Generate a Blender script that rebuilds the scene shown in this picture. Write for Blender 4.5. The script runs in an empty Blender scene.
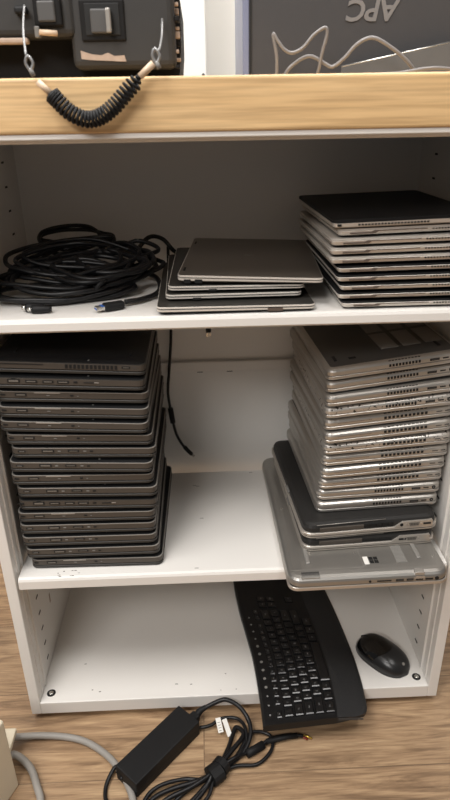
import bpy, bmesh, math, random
from mathutils import Vector, Matrix, Euler
random.seed(7)
sc = bpy.context.scene
COL = sc.collection
PI = math.pi
# ------------------------------------------------------------------ camera
cam_d = bpy.data.cameras.new('camera')
cam = bpy.data.objects.new('camera', cam_d)
COL.objects.link(cam)
RT = Vector((0.99908, -0.03990, -0.01589)); UP = Vector((0.03116, 0.41897, 0.90747)); FW = Vector((0.02955, 0.90712, -0.41982))
M = Matrix((RT, UP, -FW)).transposed().to_4x4()
M.translation = Vector((-0.0395, -0.8568, 1.0915))
cam.matrix_world = M
cam_d.sensor_fit = 'VERTICAL'; cam_d.sensor_height = 36.0; cam_d.sensor_width = 20.25
cam_d.lens = 619.18 / 800 * 36.0
cam_d.clip_start = 0.02
cam_d.dof.use_dof = True; cam_d.dof.focus_distance = 1.08; cam_d.dof.aperture_fstop = 6.0
sc.camera = cam
# ------------------------------------------------------------------ light
w = bpy.data.worlds.new('room_light'); sc.world = w; w.use_nodes = True
w.node_tree.nodes['Background'].inputs[0].default_value = (1.0, 0.96, 0.93, 1)
w.node_tree.nodes['Background'].inputs[1].default_value = 0.11
def area(name, loc, target, sx, sy, power, col=(1, 0.965, 0.93)):
    l = bpy.data.lights.new(name, 'AREA'); l.shape = 'RECTANGLE'; l.size = sx; l.size_y = sy; l.energy = power; l.color = col
    o = bpy.data.objects.new(name, l); COL.objects.link(o); o.location = loc
    o.rotation_euler = (Vector(target) - Vector(loc)).to_track_quat('-Z', 'Y').to_euler()
    return o
area('ceiling_and_fill_light', (-0.85, -0.66, 2.6), (-0.7, -0.5, 0), 1.2, 0.5, 38)
area('ceiling_and_fill_light', (0.75, -0.58, 2.6), (0.6, -0.5, 0), 1.2, 0.5, 22)
area('ceiling_and_fill_light', (-1.25, -2.3, 2.6), (-0.5, -0.6, 0.3), 1.4, 0.7, 46)  # added frontal fill that lifts the lower bays
area('ceiling_and_fill_light', (0.0, 0.45, 2.6), (0, 0.6, 0), 1.2, 0.3, 30)  # added overhead light that whitens the wall behind the worktop
sc.view_settings.view_transform = 'Standard'; sc.view_settings.look = 'None'
sc.view_settings.gamma = 1.0; sc.view_settings.use_curve_mapping = False
sc.view_settings.exposure = 0.09
# ------------------------------------------------------------------ materials
def srgb(r, g, b):
    f = lambda c: (c/255/12.92) if c/255 <= 0.04045 else ((c/255+0.055)/1.055)**2.4
    return (f(r), f(g), f(b), 1)
def mat(name, col, rough=0.5, metal=0.0, var=0.06, scale=40, bump=0.0, coat=0.0, stretch=(1, 1, 1), spec=0.5):
    m = bpy.data.materials.new(name); m.use_nodes = True; nt = m.node_tree; b = nt.nodes['Principled BSDF']
    tc = nt.nodes.new('ShaderNodeTexCoord'); mp = nt.nodes.new('ShaderNodeMapping'); mp.inputs['Scale'].default_value = stretch
    nz = nt.nodes.new('ShaderNodeTexNoise'); nz.inputs['Scale'].default_value = scale; nz.inputs['Detail'].default_value = 4
    nt.links.new(tc.outputs['Object'], mp.inputs[0]); nt.links.new(mp.outputs[0], nz.inputs['Vector'])
    mx = nt.nodes.new('ShaderNodeMix'); mx.data_type = 'RGBA'
    mx.inputs[6].default_value = tuple(max(0, c*(1-var)) for c in col[:3]) + (1,)
    mx.inputs[7].default_value = tuple(min(1, c*(1+var)) for c in col[:3]) + (1,)
    nt.links.new(nz.outputs['Fac'], mx.inputs[0]); nt.links.new(mx.outputs[2], b.inputs['Base Color'])
    b.inputs['Roughness'].default_value = rough; b.inputs['Metallic'].default_value = metal
    b.inputs['Coat Weight'].default_value = coat; b.inputs['Specular IOR Level'].default_value = spec
    if bump:
        bp = nt.nodes.new('ShaderNodeBump'); bp.inputs['Strength'].default_value = bump; bp.inputs['Distance'].default_value = 0.001
        nt.links.new(nz.outputs['Fac'], bp.inputs['Height']); nt.links.new(bp.outputs[0], b.inputs['Normal'])
    return m
def wood(name, c1, c2, c3, grain=(1.6, 26, 26), plank=None, rough=0.45, off=(0, 0, 0)):
    m = bpy.data.materials.new(name); m.use_nodes = True; nt = m.node_tree; N = nt.nodes.new; L = nt.links.new
    b = nt.nodes['Principled BSDF']; b.inputs['Roughness'].default_value = rough
    tc = N('ShaderNodeTexCoord'); mp = N('ShaderNodeMapping'); mp.inputs['Location'].default_value = off
    L(tc.outputs['Object'], mp.inputs[0])
    vec = mp.outputs[0]; br = None
    if plank:
        br = N('ShaderNodeTexBrick'); br.inputs['Scale'].default_value = 1.0
        br.inputs['Brick Width'].default_value = plank[0]; br.inputs['Row Height'].default_value = plank[1]
        br.inputs['Mortar Size'].default_value = 0.0012; br.inputs['Mortar Smooth'].default_value = 0.3; br.offset = 0.37
        br.inputs['Color1'].default_value = (0, 0, 0, 1); br.inputs['Color2'].default_value = (1, 1, 1, 1); br.inputs['Mortar'].default_value = (0.5, 0.5, 0.5, 1)
        L(vec, br.inputs['Vector'])
        ad = N('ShaderNodeVectorMath'); ad.operation = 'MULTIPLY_ADD'; ad.inputs[1].default_value = (3.7, 1.9, 2.3)
        L(br.outputs['Color'], ad.inputs[0]); L(vec, ad.inputs[2]); vec = ad.outputs[0]
    gm = N('ShaderNodeMapping'); gm.inputs['Scale'].default_value = grain; L(vec, gm.inputs[0])
    n1 = N('ShaderNodeTexNoise'); n1.inputs['Scale'].default_value = 1.6; n1.inputs['Detail'].default_value = 7; n1.inputs['Distortion'].default_value = 1.1; n1.inputs['Roughness'].default_value = 0.62
    L(gm.outputs[0], n1.inputs['Vector'])
    gm2 = N('ShaderNodeMapping'); gm2.inputs['Scale'].default_value = (grain[0]*4, grain[1]*6, grain[2]*6); L(vec, gm2.inputs[0])
    n2 = N('ShaderNodeTexNoise'); n2.inputs['Scale'].default_value = 1.5; n2.inputs['Detail'].default_value = 5; L(gm2.outputs[0], n2.inputs['Vector'])
    rp = N('ShaderNodeValToRGB'); e = rp.color_ramp.elements; e[0].position = 0.30; e[0].color = c1; e[1].position = 0.70; e[1].color = c3
    x = e.new(0.5); x.color = c2
    L(n1.outputs['Fac'], rp.inputs[0])
    mu = N('ShaderNodeMix'); mu.data_type = 'RGBA'; mu.blend_type = 'MULTIPLY'; mu.inputs[0].default_value = 0.55
    r2 = N('ShaderNodeValToRGB'); r2.color_ramp.elements[0].position = 0.35; r2.color_ramp.elements[0].color = (0.55, 0.52, 0.5, 1); r2.color_ramp.elements[1].position = 0.6
    L(n2.outputs['Fac'], r2.inputs[0]); L(rp.outputs[0], mu.inputs[6]); L(r2.outputs[0], mu.inputs[7])
    out = mu.outputs[2]
    if plank:
        m2 = N('ShaderNodeMix'); m2.data_type = 'RGBA'; m2.blend_type = 'MULTIPLY'; m2.inputs[0].default_value = 0.5
        r3 = N('ShaderNodeValToRGB'); r3.color_ramp.elements[0].color = (0.72, 0.74, 0.76, 1); r3.color_ramp.elements[1].color = (1.12, 1.05, 0.96, 1)
        L(br.outputs['Color'], r3.inputs[0]); L(out, m2.inputs[6]); L(r3.outputs[0], m2.inputs[7])
        m3 = N('ShaderNodeMix'); m3.data_type = 'RGBA'; m3.inputs[7].default_value = (0.09, 0.06, 0.04, 1)
        mm = N('ShaderNodeMath'); mm.operation = 'MULTIPLY'; mm.inputs[1].default_value = 0.6
        L(br.outputs['Fac'], mm.inputs[0]); L(mm.outputs[0], m3.inputs[0]); L(m2.outputs[2], m3.inputs[6]); out = m3.outputs[2]
    L(out, b.inputs['Base Color'])
    bp = N('ShaderNodeBump'); bp.inputs['Strength'].default_value = 0.15; bp.inputs['Distance'].default_value = 0.001
    L(n2.outputs['Fac'], bp.inputs['Height']); L(bp.outputs[0], b.inputs['Normal'])
    return m
def speckled(name, base, spot, rough=0.38, metal=0.75, thr=0.585):
    m = mat(name, base, rough, metal); nt = m.node_tree; b = nt.nodes['Principled BSDF']; src = b.inputs['Base Color'].links[0].from_socket
    n = nt.nodes.new('ShaderNodeTexNoise'); n.inputs['Scale'].default_value = 170; n.inputs['Detail'].default_value = 3
    tc = nt.nodes.new('ShaderNodeTexCoord'); nt.links.new(tc.outputs['Object'], n.inputs['Vector'])
    r = nt.nodes.new('ShaderNodeValToRGB'); r.color_ramp.elements[0].position = thr; r.color_ramp.elements[1].position = thr+0.04
    nt.links.new(n.outputs['Fac'], r.inputs[0]); mx = nt.nodes.new('ShaderNodeMix'); mx.data_type = 'RGBA'; mx.inputs[7].default_value = spot
    nt.links.new(r.outputs[0], mx.inputs[0]); nt.links.new(src, mx.inputs[6]); nt.links.new(mx.outputs[2], b.inputs['Base Color'])
    return m
WHITE = mat('white_powder_coat', srgb(229, 226, 221), 0.42, var=0.02, scale=6)
WALL = mat('white_wall_paint', srgb(235, 233, 228), 0.7, var=0.015, scale=5)
PANEL = mat('white_metal_panel', srgb(225, 226, 224), 0.5, var=0.015, scale=5)
DARK = mat('black_recess', srgb(12, 12, 12), 0.7)
SLOT = mat('slot_shadow_grey', srgb(70, 68, 66), 0.7)
FLOOR = wood('oak_laminate', srgb(124, 98, 74), srgb(176, 145, 112), srgb(204, 173, 136), grain=(3.0, 30, 30), plank=(1.25, 0.19), off=(0.852, 0.13, 0))
TOPW = wood('beech_laminate', srgb(212, 176, 126), srgb(219, 184, 135), srgb(225, 192, 144), grain=(1.3, 24, 24), rough=0.4)
BLK = mat('black_laptop_plastic', srgb(74, 68, 62), 0.45, var=0.08, spec=0.35)
BLKTOP = mat('black_laptop_cover', srgb(26, 26, 27), 0.55, var=0.08, spec=0.22)
BLKLID = mat('black_laptop_lid', srgb(52, 50, 47), 0.45, var=0.08, spec=0.3)
EDGE = mat('grey_trim_and_highlight', srgb(158, 154, 148), 0.35, 0.4)
SIL = mat('brushed_silver', srgb(184, 180, 174), 0.36, 0.82, var=0.04, scale=14, stretch=(2, 2, 40))
COVER = mat('shaded_silver_cover', srgb(92, 90, 87), 0.45, 0.6, var=0.05, scale=30)  # shade on the upturned covers put into a darker silver
SIL2 = mat('pale_aluminium', srgb(206, 200, 192), 0.4, 0.35, var=0.03)
SILC = mat('silver_cover', srgb(158, 155, 150), 0.38, 0.75, var=0.05, scale=30)
SILSC = speckled('scuffed_silver', srgb(196, 192, 186), srgb(50, 46, 42))
PEACH = mat('silver_with_reflection', srgb(226, 219, 209), 0.35, 0.25)  # reflection of the bright room put into a paler diffuse colour
BRONZE = mat('grey_bronze_lid', srgb(122, 114, 105), 0.32, 0.65, var=0.05)
GROOVE = mat('brown_grey_groove', srgb(110, 98, 90), 0.45, 0.4)
GREYP = mat('grey_plastic', srgb(120, 118, 114), 0.5)
PORTL = mat('port_grey', srgb(118, 114, 108), 0.45, 0.3)
LIGHTM = mat('bright_steel', srgb(214, 212, 206), 0.25, 0.9)
RUB = mat('black_rubber', srgb(22, 22, 23), 0.6, var=0.1, spec=0.3)
CABL = mat('black_cable', srgb(17, 17, 19), 0.42, var=0.1, spec=0.4)
KEYB = mat('black_keyboard', srgb(20, 20, 21), 0.38, var=0.08, spec=0.35)
PALM = mat('textured_palm_rest', srgb(31, 31, 32), 0.6, var=0.45, scale=420, bump=0.6)
KEYM = mat('black_keycap', srgb(24, 24, 25), 0.2, var=0.08, spec=0.5)
LEG = mat('key_legend_white', srgb(128, 128, 127), 0.5)
GLOSS = mat('glossy_black', srgb(10, 10, 11), 0.08, coat=0.6)
MATTE = mat('satin_dark_grey', srgb(32, 32, 33), 0.3)
CASE = mat('rugged_grey_black', srgb(54, 53, 52), 0.6, var=0.12, scale=25, bump=0.1, spec=0.3)
CASED = mat('dark_case_underside', srgb(23, 22, 22), 0.65, var=0.12, spec=0.2)
SCUFF = mat('scuffed_beige', srgb(170, 150, 134), 0.7, var=0.2, scale=120)
BEIGE = mat('beige_plastic', srgb(222, 212, 190), 0.5, var=0.02)
SLEEVE = mat('tan_crimp_sleeve', srgb(206, 182, 156), 0.45)
GCABLE = mat('grey_cable', srgb(150, 146, 140), 0.5)
APCG = mat('charcoal_case', srgb(66, 65, 66), 0.6, var=0.06, scale=90, bump=0.1, spec=0.3)
APCE = mat('blue_grey_bezel', srgb(120, 126, 150), 0.4)
APCL = mat('embossed_grey_letter', srgb(160, 156, 154), 0.3, 0.5)
PLATE = mat('grey_sheet', srgb(92, 92, 92), 0.5)
CLIP = mat('dull_grey_clip', srgb(74, 73, 72), 0.5)
WIRE = mat('grey_wire', srgb(150, 150, 150), 0.4, 0.6)
GRILLE = mat('silver_grille', srgb(160, 157, 152), 0.45, 0.5)
BLUE = mat('blue_usb_insert', srgb(40, 90, 170), 0.4)
LABEL = mat('white_paper_label', srgb(230, 228, 222), 0.6)
INK = mat('printed_ink', srgb(60, 60, 60), 0.6)
GOLD = mat('gold_contact', srgb(225, 190, 90), 0.3, 0.8)
RED = mat('dark_red_sleeve', srgb(120, 30, 30), 0.5)
GREYC = mat('pale_grey_cable', srgb(122, 119, 118), 0.4)
SMEAR = mat('dark_scuff_mark', srgb(70, 62, 56), 0.8)
THK = mat('charcoal_laptop_cover', srgb(40, 39, 38), 0.48, var=0.06, spec=0.3)
RIM = mat('silver_rim', srgb(188, 181, 172), 0.34, 0.6)
TAPE = mat('clear_tape', srgb(172, 168, 162), 0.25, 0.5)
# ------------------------------------------------------------------ mesh builder
class MB:
    def __init__(s): s.bm = bmesh.new(); s.mats = []
    def mi(s, m):
        if m not in s.mats: s.mats.append(m)
        return s.mats.index(m)
    def box(s, lo, hi, m, bev=0.0, seg=2, T=None):
        lo = Vector(lo); hi = Vector(hi); t = bmesh.new(); bmesh.ops.create_cube(t, size=1)
        for v in t.verts: v.co = Vector(((lo[i]+hi[i])/2 + v.co[i]*(hi[i]-lo[i]) for i in range(3)))
        if bev: bmesh.ops.bevel(t, geom=list(t.edges), offset=bev, segments=seg, affect='EDGES', profile=0.5)
        s.merge(t, m, T); return s
    def merge(s, t, m, T=None, smooth=False):
        i = s.mi(m)
        if T is not None: bmesh.ops.transform(t, matrix=T, verts=t.verts)
        bmesh.ops.recalc_face_normals(t, faces=t.faces)
        mp = {v: s.bm.verts.new(v.co) for v in t.verts}
        for f in t.faces:
            try:
                g = s.bm.faces.new([mp[v] for v in f.verts]); g.material_index = i; g.smooth = smooth
            except ValueError: pass
        t.free()
    def loops(s, rings, m, cap=True, smooth=False, closed=True, T=None):
        t = bmesh.new(); R = [[t.verts.new(p) for p in r] for r in rings]; n = len(rings[0])
        for a, b in zip(R, R[1:]):
            for k in range(n if closed else n-1):
                t.faces.new((a[k], a[(k+1) % n], b[(k+1) % n], b[k]))
        if cap:
            t.faces.new(R[0][::-1]); t.faces.new(R[-1])
        s.merge(t, m, T, smooth); return s
    def tube(s, pts, r, m, seg=8, sub=5, closed=False, T=None):
        P = spline(pts, sub, closed) if sub > 1 else [Vector(p) for p in pts]
        n = len(P); rings = []; nrm = None
        for i in range(n):
            a = P[(i-1) % n] if (closed or i) else P[i]; b = P[(i+1) % n] if (closed or i < n-1) else P[i]
            d = (b-a).normalized() if (b-a).length > 1e-9 else Vector((0, 0, 1))
            if nrm is None: nrm = d.orthogonal().normalized()
            nrm = (nrm - d*nrm.dot(d));
            nrm = nrm.normalized() if nrm.length > 1e-6 else d.orthogonal().normalized()
            bn = d.cross(nrm)
            rr = r(i/(n-1)) if callable(r) else r
            rings.append([P[i] + (nrm*math.cos(2*PI*k/seg) + bn*math.sin(2*PI*k/seg))*rr for k in range(seg)])
        if closed: rings.append(rings[0]); s.loops(rings, m, False, True, T=T)
        else: s.loops(rings, m, True, True, T=T)
        return s
    def prism(s, poly, z0, z1, m, T=None):
        return s.loops([[Vector((x, y, z0)) for x, y in poly], [Vector((x, y, z1)) for x, y in poly]], m, T=T)
    def slab(s, W, L, levels, m, r=0.012, seg=4, cx=0.0, wedge=0.0, T=None):
        # stacked rounded rectangles; x from 0..W, y 0..L; levels: (z, inset); wedge lifts z with x
        rings = []
        for z, ins in levels:
            rr = max(r-ins, 0.0008); pts = []
            for (qx, qy, a0) in ((W-ins-rr, L-ins-rr, 0), (ins+rr, L-ins-rr, 90), (ins+rr, ins+rr, 180), (W-ins-rr, ins+rr, 270)):
                for k in range(seg+1):
                    a = math.radians(a0 + 90*k/seg); x = qx+rr*math.cos(a); y = qy+rr*math.sin(a)
                    pts.append(Vector((x, y, z*(1 + wedge*(x/W-0.5)))))
            rings.append(pts)
        return s.loops(rings, m, T=T)
    def text(s, body, size, ext, m, T, bold=0.0):
        c = bpy.data.curves.new('t', 'FONT'); c.body = body; c.size = size; c.extrude = ext; c.offset = bold; c.align_x = 'CENTER'; c.align_y = 'CENTER'
        c.resolution_u = 3
        o = bpy.data.objects.new('t', c); COL.objects.link(o); dg = bpy.context.evaluated_depsgraph_get()
        me = bpy.data.meshes.new_from_object(o.evaluated_get(dg)); t = bmesh.new(); t.from_mesh(me)
        bpy.data.objects.remove(o); bpy.data.meshes.remove(me); bpy.data.curves.remove(c)
        s.merge(t, m, T); return s
    def build(s, name, parent=None, loc=None):
        me = bpy.data.meshes.new(name); s.bm.to_mesh(me); s.bm.free()
        for m in s.mats: me.materials.append(m)
        o = bpy.data.objects.new(name, me); COL.objects.link(o)
        if parent: o.parent = parent
        if loc: o.location = loc
        return o
def spline(pts, sub, closed=False):
    P = [Vector(p) for p in pts]; n = len(P); out = []
    for i in range(n if closed else n-1):
        g = (lambda k: P[k % n]) if closed else (lambda k: P[min(max(k, 0), n-1)])
        a, b, c, d = g(i-1), g(i), g(i+1), g(i+2)
        for k in range(sub):
            t = k/sub
            out.append(0.5*((2*b) + (c-a)*t + (2*a-5*b+4*c-d)*t*t + (3*b-a-3*c+d)*t**3))
    if not closed: out.append(P[-1])
    return out
def tag(o, label=None, cat=None, group=None, kind=None):
    if label: o['label'] = label
    if cat: o['category'] = cat
    if group: o['group'] = group
    if kind: o['kind'] = kind
    return o
def thing(name, label, cat, loc=(0, 0, 0), rot=(0, 0, 0), group=None):
    o = bpy.data.objects.new(name, None); COL.objects.link(o); o.location = loc; o.rotation_euler = rot; o.empty_display_size = 0.02
    return tag(o, label, cat, group)
def copy_tree(o, parent=None):
    c = o.copy(); COL.objects.link(c); c.parent = parent
    for ch in list(o.children): copy_tree(ch, c)
    return c
def pl(name, parent, lab=None, fn=None):
    b = MB(); fn(b); o = b.build(name, parent)
    if lab: o['label'] = lab
    return o
FZ = 0.015
D = 0.385
XI = 0.381
# ------------------------------------------------------------------ structure
b = MB(); b.box((-2.2, -2.2, FZ-0.04), (2.2, 1.0, FZ), FLOOR); tag(b.build('floor'), kind='structure')
b = MB(); b.box((-2.2, 1.0, FZ-0.04), (2.2, 1.08, 2.75), WALL); tag(b.build('wall_back'), kind='structure')
# ------------------------------------------------------------------ cabinet
cab = thing('storage_cabinet', 'white metal open storage cabinet with two shelves full of laptops', 'cabinet', (0, D/2, FZ))
def cpart(name, b, label=None):
    o = b.build(name, cab, None); o.matrix_parent_inverse = Matrix.Translation(cab.location).inverted()
    if label: o['label'] = label
    return o
def slot_rows(b, sx):
    x = sx*(XI-0.0002)
    for (y, zs) in ((0.087, [0.089+0.0395*k for k in range(24)]), (0.305, [0.089+0.0405*k for k in range(24)])):
        for z in zs:
            if z > 1.05: continue
            b.box((min(x, x-sx*0.0008), y-0.006, z-0.0016), (max(x, x-sx*0.0008), y+0.006, z+0.0016), SLOT if y < 0.2 else DARK)
for sx in (-1, 1):
    b = MB()
    lo, hi = sorted((sx*XI, sx*0.4))
    b.box((lo, 0.0, 0.03), (hi, D+0.015, 1.064), WHITE, 0.0015)
    slot_rows(b, sx)
    if sx < 0: b.box((-XI-0.0005, 0.158, 0.166), (-XI+0.0004, 0.164, 0.188), SCUFF)
    cpart('side_panel', b)
    b = MB()                                                           # folded front post with inner return edge
    lo, hi = sorted((sx*(XI-0.0035), sx*(XI+0.001)))
    b.box((lo, 0.040, 0.0597), (hi, 0.047, 1.06), WHITE, 0.001)
    lo, hi = sorted((sx*(XI-0.0018), sx*(XI+0.001)))
    b.box((lo, 0.018, 0.0597), (hi, 0.022, 1.06), WHITE, 0.0005)
    cpart('front_post', b)
b = MB(); b.box((-XI, D, 0.03), (XI, D+0.015, 1.064), WHITE); cpart('back_panel', b)
b = MB(); b.box((-XI, D-0.010, 0.589), (XI, D, 0.612), WHITE, 0.0025)
for x in (-0.052, 0.012): b.box((x-0.006, D-0.0085, 0.5875), (x+0.006, D-0.0030, 0.5900), SLOT)
cpart('back_rail', b)
b = MB(); b.box((-XI, 0.0, 0.03), (XI, D, 0.0595), WHITE, 0.0015)
rng = random.Random(3)
for (x, y, l) in ((-0.12, 0.03, .006), (-0.09, 0.028, .004), (0.0, 0.012, .002), (-0.03, 0.011, .0015), (-0.31, 0.09, .005), (-0.27, 0.02, .004), (-0.285, 0.025, .003), (-0.02, 0.05, .003)):
    b.box((x, y, 0.0594), (x+l, y+0.0016, 0.0597), SMEAR)
cpart('base_panel', b)
b = MB(); b.box((-0.4, 0.0, 1.060), (0.4, D+0.015, 1.0715), WHITE, 0.001); cpart('top_panel', b)
b = MB(); b.box((-0.55, -0.047, 1.0660), (0.55, -0.001, 1.0721), WHITE, 0.001); cpart('light_catch_trim', b)  # added forward trim, reaching past the worktop's shadow so the edge looks lit
def shelf(z0, z1, back):
    b = MB(); prof = [(0.006, z0), (0.0, z0+0.004), (0.0, z1-0.006), (0.0018, z1-0.002), (0.006, z1), (back, z1), (back, z0), (back-0.012, z0), (back-0.012, z1-0.004), (0.014, z1-0.004), (0.014, z0)]
    b.loops([[Vector((-0.3765, y, z)) for y, z in prof], [Vector((0.3765, y, z)) for y, z in prof]], WHITE)
    return b
b = shelf(0.338, 0.364, 0.334)
for i in range(9):
    x = -0.295 + rng.uniform(-0.03, 0.03); y = rng.uniform(0.004, 0.02); l = rng.uniform(0.001, 0.005)
    b.box((x, y, 0.3639), (x+l, y+rng.uniform(0.0006, 0.0016), 0.3642), SMEAR)
for (x, y) in ((-0.07, 0.012), (-0.075, 0.28), (-0.068, 0.277), (-0.06, 0.16), (0.05, 0.325)):
    b.box((x, y, 0.3639), (x+0.007, y+0.0012, 0.3642), SMEAR)
cpart('shelf', b)
cpart('shelf', shelf(0.808, 0.829, 0.334))
for sx in (-1, 1):                                                     # leveller holes with bright screws in the base
    b = MB(); c = Vector((sx*0.3635, 0.0225, 0.0597)); ring = lambda r, z: [c + Vector((r*math.cos(k*PI/10), r*math.sin(k*PI/10), z)) for k in range(20)]
    b.loops([ring(0.0085, -0.0002), ring(0.0085, 0.0004)], DARK)
    b.loops([ring(0.0048, 0.0002), ring(0.0044, 0.0016), ring(0.003, 0.0022)], LIGHTM, smooth=True)
    cpart('leveller_screw', b, 'bright screw in a dark hole')
    for y in (0.03, D-0.03):
        b = MB(); c2 = Vector((sx*0.352, y, FZ)); rg = lambda r, z: [c2 + Vector((r*math.cos(k*PI/8), r*math.sin(k*PI/8), z)) for k in range(16)]
        b.loops([rg(0.013, 0), rg(0.014, 0.004), rg(0.008, 0.006), rg(0.008, 0.0165)], LABEL); cpart('foot', b)
b = MB(); b.box((-0.9, -0.05, 1.0722), (0.9, D+0.03, 1.132), TOPW, 0.0035, 3)
tag(b.build('worktop'), 'thick pale beech wood worktop lying across the top of the white cabinet', 'worktop')
# white cabinet panel standing behind
b = MB(); b.box((-0.55, 0.74, FZ), (-0.016, 0.99, 2.1), PANEL, 0.003)
o = b.build('tall_cabinet'); tag(o, 'tall plain white metal cabinet standing behind the worktop at the wall', 'cabinet')
b = MB(); c = Vector((-0.024, 0.7385, 1.17)); b.loops([[c + Vector((0.004*math.cos(k*PI/6), dy, 0.006*math.sin(k*PI/6))) for k in range(12)] for dy in (0.002, 0)], SLOT); b.build('lock', o)
# ------------------------------------------------------------------ laptop kinds
def place(proto, used, x, y, z, yaw=0, roll=0, label='', group=None, pitch=0):
    o = proto if not used else copy_tree(proto)
    o.location = (x, y, z); o.rotation_euler = (math.radians(pitch), math.radians(-roll), math.radians(yaw))
    o['label'] = label
    if group: o['group'] = group
    return o
def rect_port(b, x0, x1, z0, z1, m, y=0.0, d=0.0006):
    b.box((x0, y-d, z0), (x1, y+0.001, z1), m)
ORD = ['topmost', 'second', 'third', 'fourth', 'fifth', 'sixth', 'seventh', 'eighth', 'ninth', 'tenth', 'eleventh', 'twelfth', 'thirteenth', 'fourteenth', 'fifteenth', 'sixteenth']
# --- silver laptops, base upwards
def make_silver(kind):
    W, L, T = 0.223, 0.300, 0.0215
    t = thing('silver_laptop', '', 'laptop')
    wd = 0.09
    b = MB(); b.slab(W, L, [(0.0, 0.0025), (0.0008, 0.0008), (0.0025, 0), (0.0058, 0), (0.0064, 0.0006)], SIL, 0.013, wedge=wd); b.build('lid', t)
    b = MB(); b.slab(W, L, [(0.0062, 0.0018), (0.0075, 0.0018)], RUB, 0.013, wedge=wd); b.build('seam', t)
    b = MB(); b.slab(W, L, [(0.0074, 0.0004), (0.0080, 0), (0.0140, 0), (0.0168, 0.0012), (0.0190, 0.0040), (0.0204, 0.0085)], SIL, 0.015, 5, wedge=wd)
    b.slab(W, L, [(.0203, .0084), (.0208, .0095)], COVER, .015, 5, wedge=wd); b.build('base', t)
    z = lambda x, zz: zz*(1+wd*(x/W-0.5))
    n, v0, v1 = (10, 0.455, 0.695) if kind == 1 else (11, 0.455, 0.80)
    b = MB(); p = (v1-v0)*W/n
    for k in range(n):
        x = v0*W + k*p; b.box((x, -0.0007, z(x, 0.0098)), (x+p*0.62, 0.001, z(x, 0.0142)), DARK)
        b.box((x, 0.003, z(x, 0.0176)), (x+p*0.7, 0.0046, z(x, 0.0192)), DARK)
    b.build('vent', t)
    if kind == 1: ps = [('usb_port', .755, .825, .0096, .0132, DARK), ('slot', .85, .892, .0106, .0126, DARK), ('power_jack', .918, .948, .0094, .0138, DARK)]
    else: ps = [('slot', .858, .902, .0110, .0124, SLOT), ('slot', .925, .962, .0110, .0124, SLOT)]
    for nm, a, c, z0, z1, m in ps:
        b = MB()
        if nm == 'power_jack':
            cx = (a+c)/2*W; cz = z(cx, (z0+z1)/2)
            for r, mm, dy in ((.0034, DARK, .0006), (.0012, GREYP, .0009)):
                b.loops([[Vector((cx+r*math.cos(k*PI/6), yy, cz+r*math.sin(k*PI/6))) for k in range(12)] for yy in (0.001, -dy)], mm)
        else:
            rect_port(b, a*W, c*W, z(a*W, z0), z(a*W, z1), m)
            if nm == 'usb_port': rect_port(b, (a+.008)*W, (c-.008)*W, z(a*W, z0+.0012), z(a*W, z1-.0012), SLOT, d=.0008)
        b.build(nm, t)
    if kind == 2:
        b = MB(); rect_port(b, 0.10*W, 0.36*W, z(.1*W, .0124), z(.1*W, .0130), GROOVE, d=.0003); b.build('groove', t)
    for fx in (0.02, W-0.030):                                         # rubber feet on the upturned base
        for fy in (0.030, L-0.040):
            b = MB(); h = z(fx, .0208); b.box((fx, fy, h-0.0003), (fx+.005, fy+.020, h+.0014), RUB, .0006); b.build('rubber_foot', t)
    b = MB(); b.box((.045, .030, z(.045, .0207)), (.057, .038, z(.045, .0207)+.0004), RUB); b.build('certification_mark', t)
    return t
sil1, sil2 = make_silver(1), make_silver(2)
b = MB()                                                                # grey vent grilles on the topmost cover only
order = [1, 1, 1, 1, 2, 2, 2, 2, 2, 2, 1, 1]
notes = ['with grey vent grilles on its upturned cover', '', '', 'with a chipped white-scuffed edge', '', '', 'with dark chips along its edge', '', '', '', '', '']
xl = [.1545, .1550, .1545, .1545, .1555, .1560, .1560, .1555, .154, .1525, .150, .148]
z0 = 0.4472; used = {1: 0, 2: 0}; scuffed = []; lap_s = {}
for i in range(11, -1, -1):
    k = 11-i; kd = order[i]
    lab = 'silver laptop, %s%s in the silver stack on the lower right shelf' % (ORD[i], '' if i == 0 else ' from the top')
    if notes[i]: lab = '%s silver laptop %s, lower right stack' % (ORD[i], notes[i])
    if i == 11: lab = 'lowest slim silver laptop, lying on the thick black laptop'
    o = place((sil1, sil2)[kd-1], used[kd], xl[i], 0.049 + 0.003*math.sin(i*2.1), z0 + 0.0229*k, 3.2 + 0.9*math.sin(i*1.7), 0.50*(k+0.5), lab, 'silver laptops stacked on the lower right shelf')
    used[kd] = 1; lap_s[i] = o
    if i in (3, 6): scuffed.append(o)
for o in scuffed:
    for ch in o.children:
        if ch.name.split('.')[0] == 'base':
            ch.data = ch.data.copy(); ch.data.materials[0] = SILSC
for r in range(2):
    for c in range(3):
        b = MB(); x = .105 + .038*c; y = .050 + .082*r; zz = .0207*(1+.09*(x/.227-.5)) + .0004
        b.box((x, y, zz), (x+.030, y+.072, zz+.0012), GREYP, .0006); b.build('vent_grille', lap_s[0])
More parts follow.
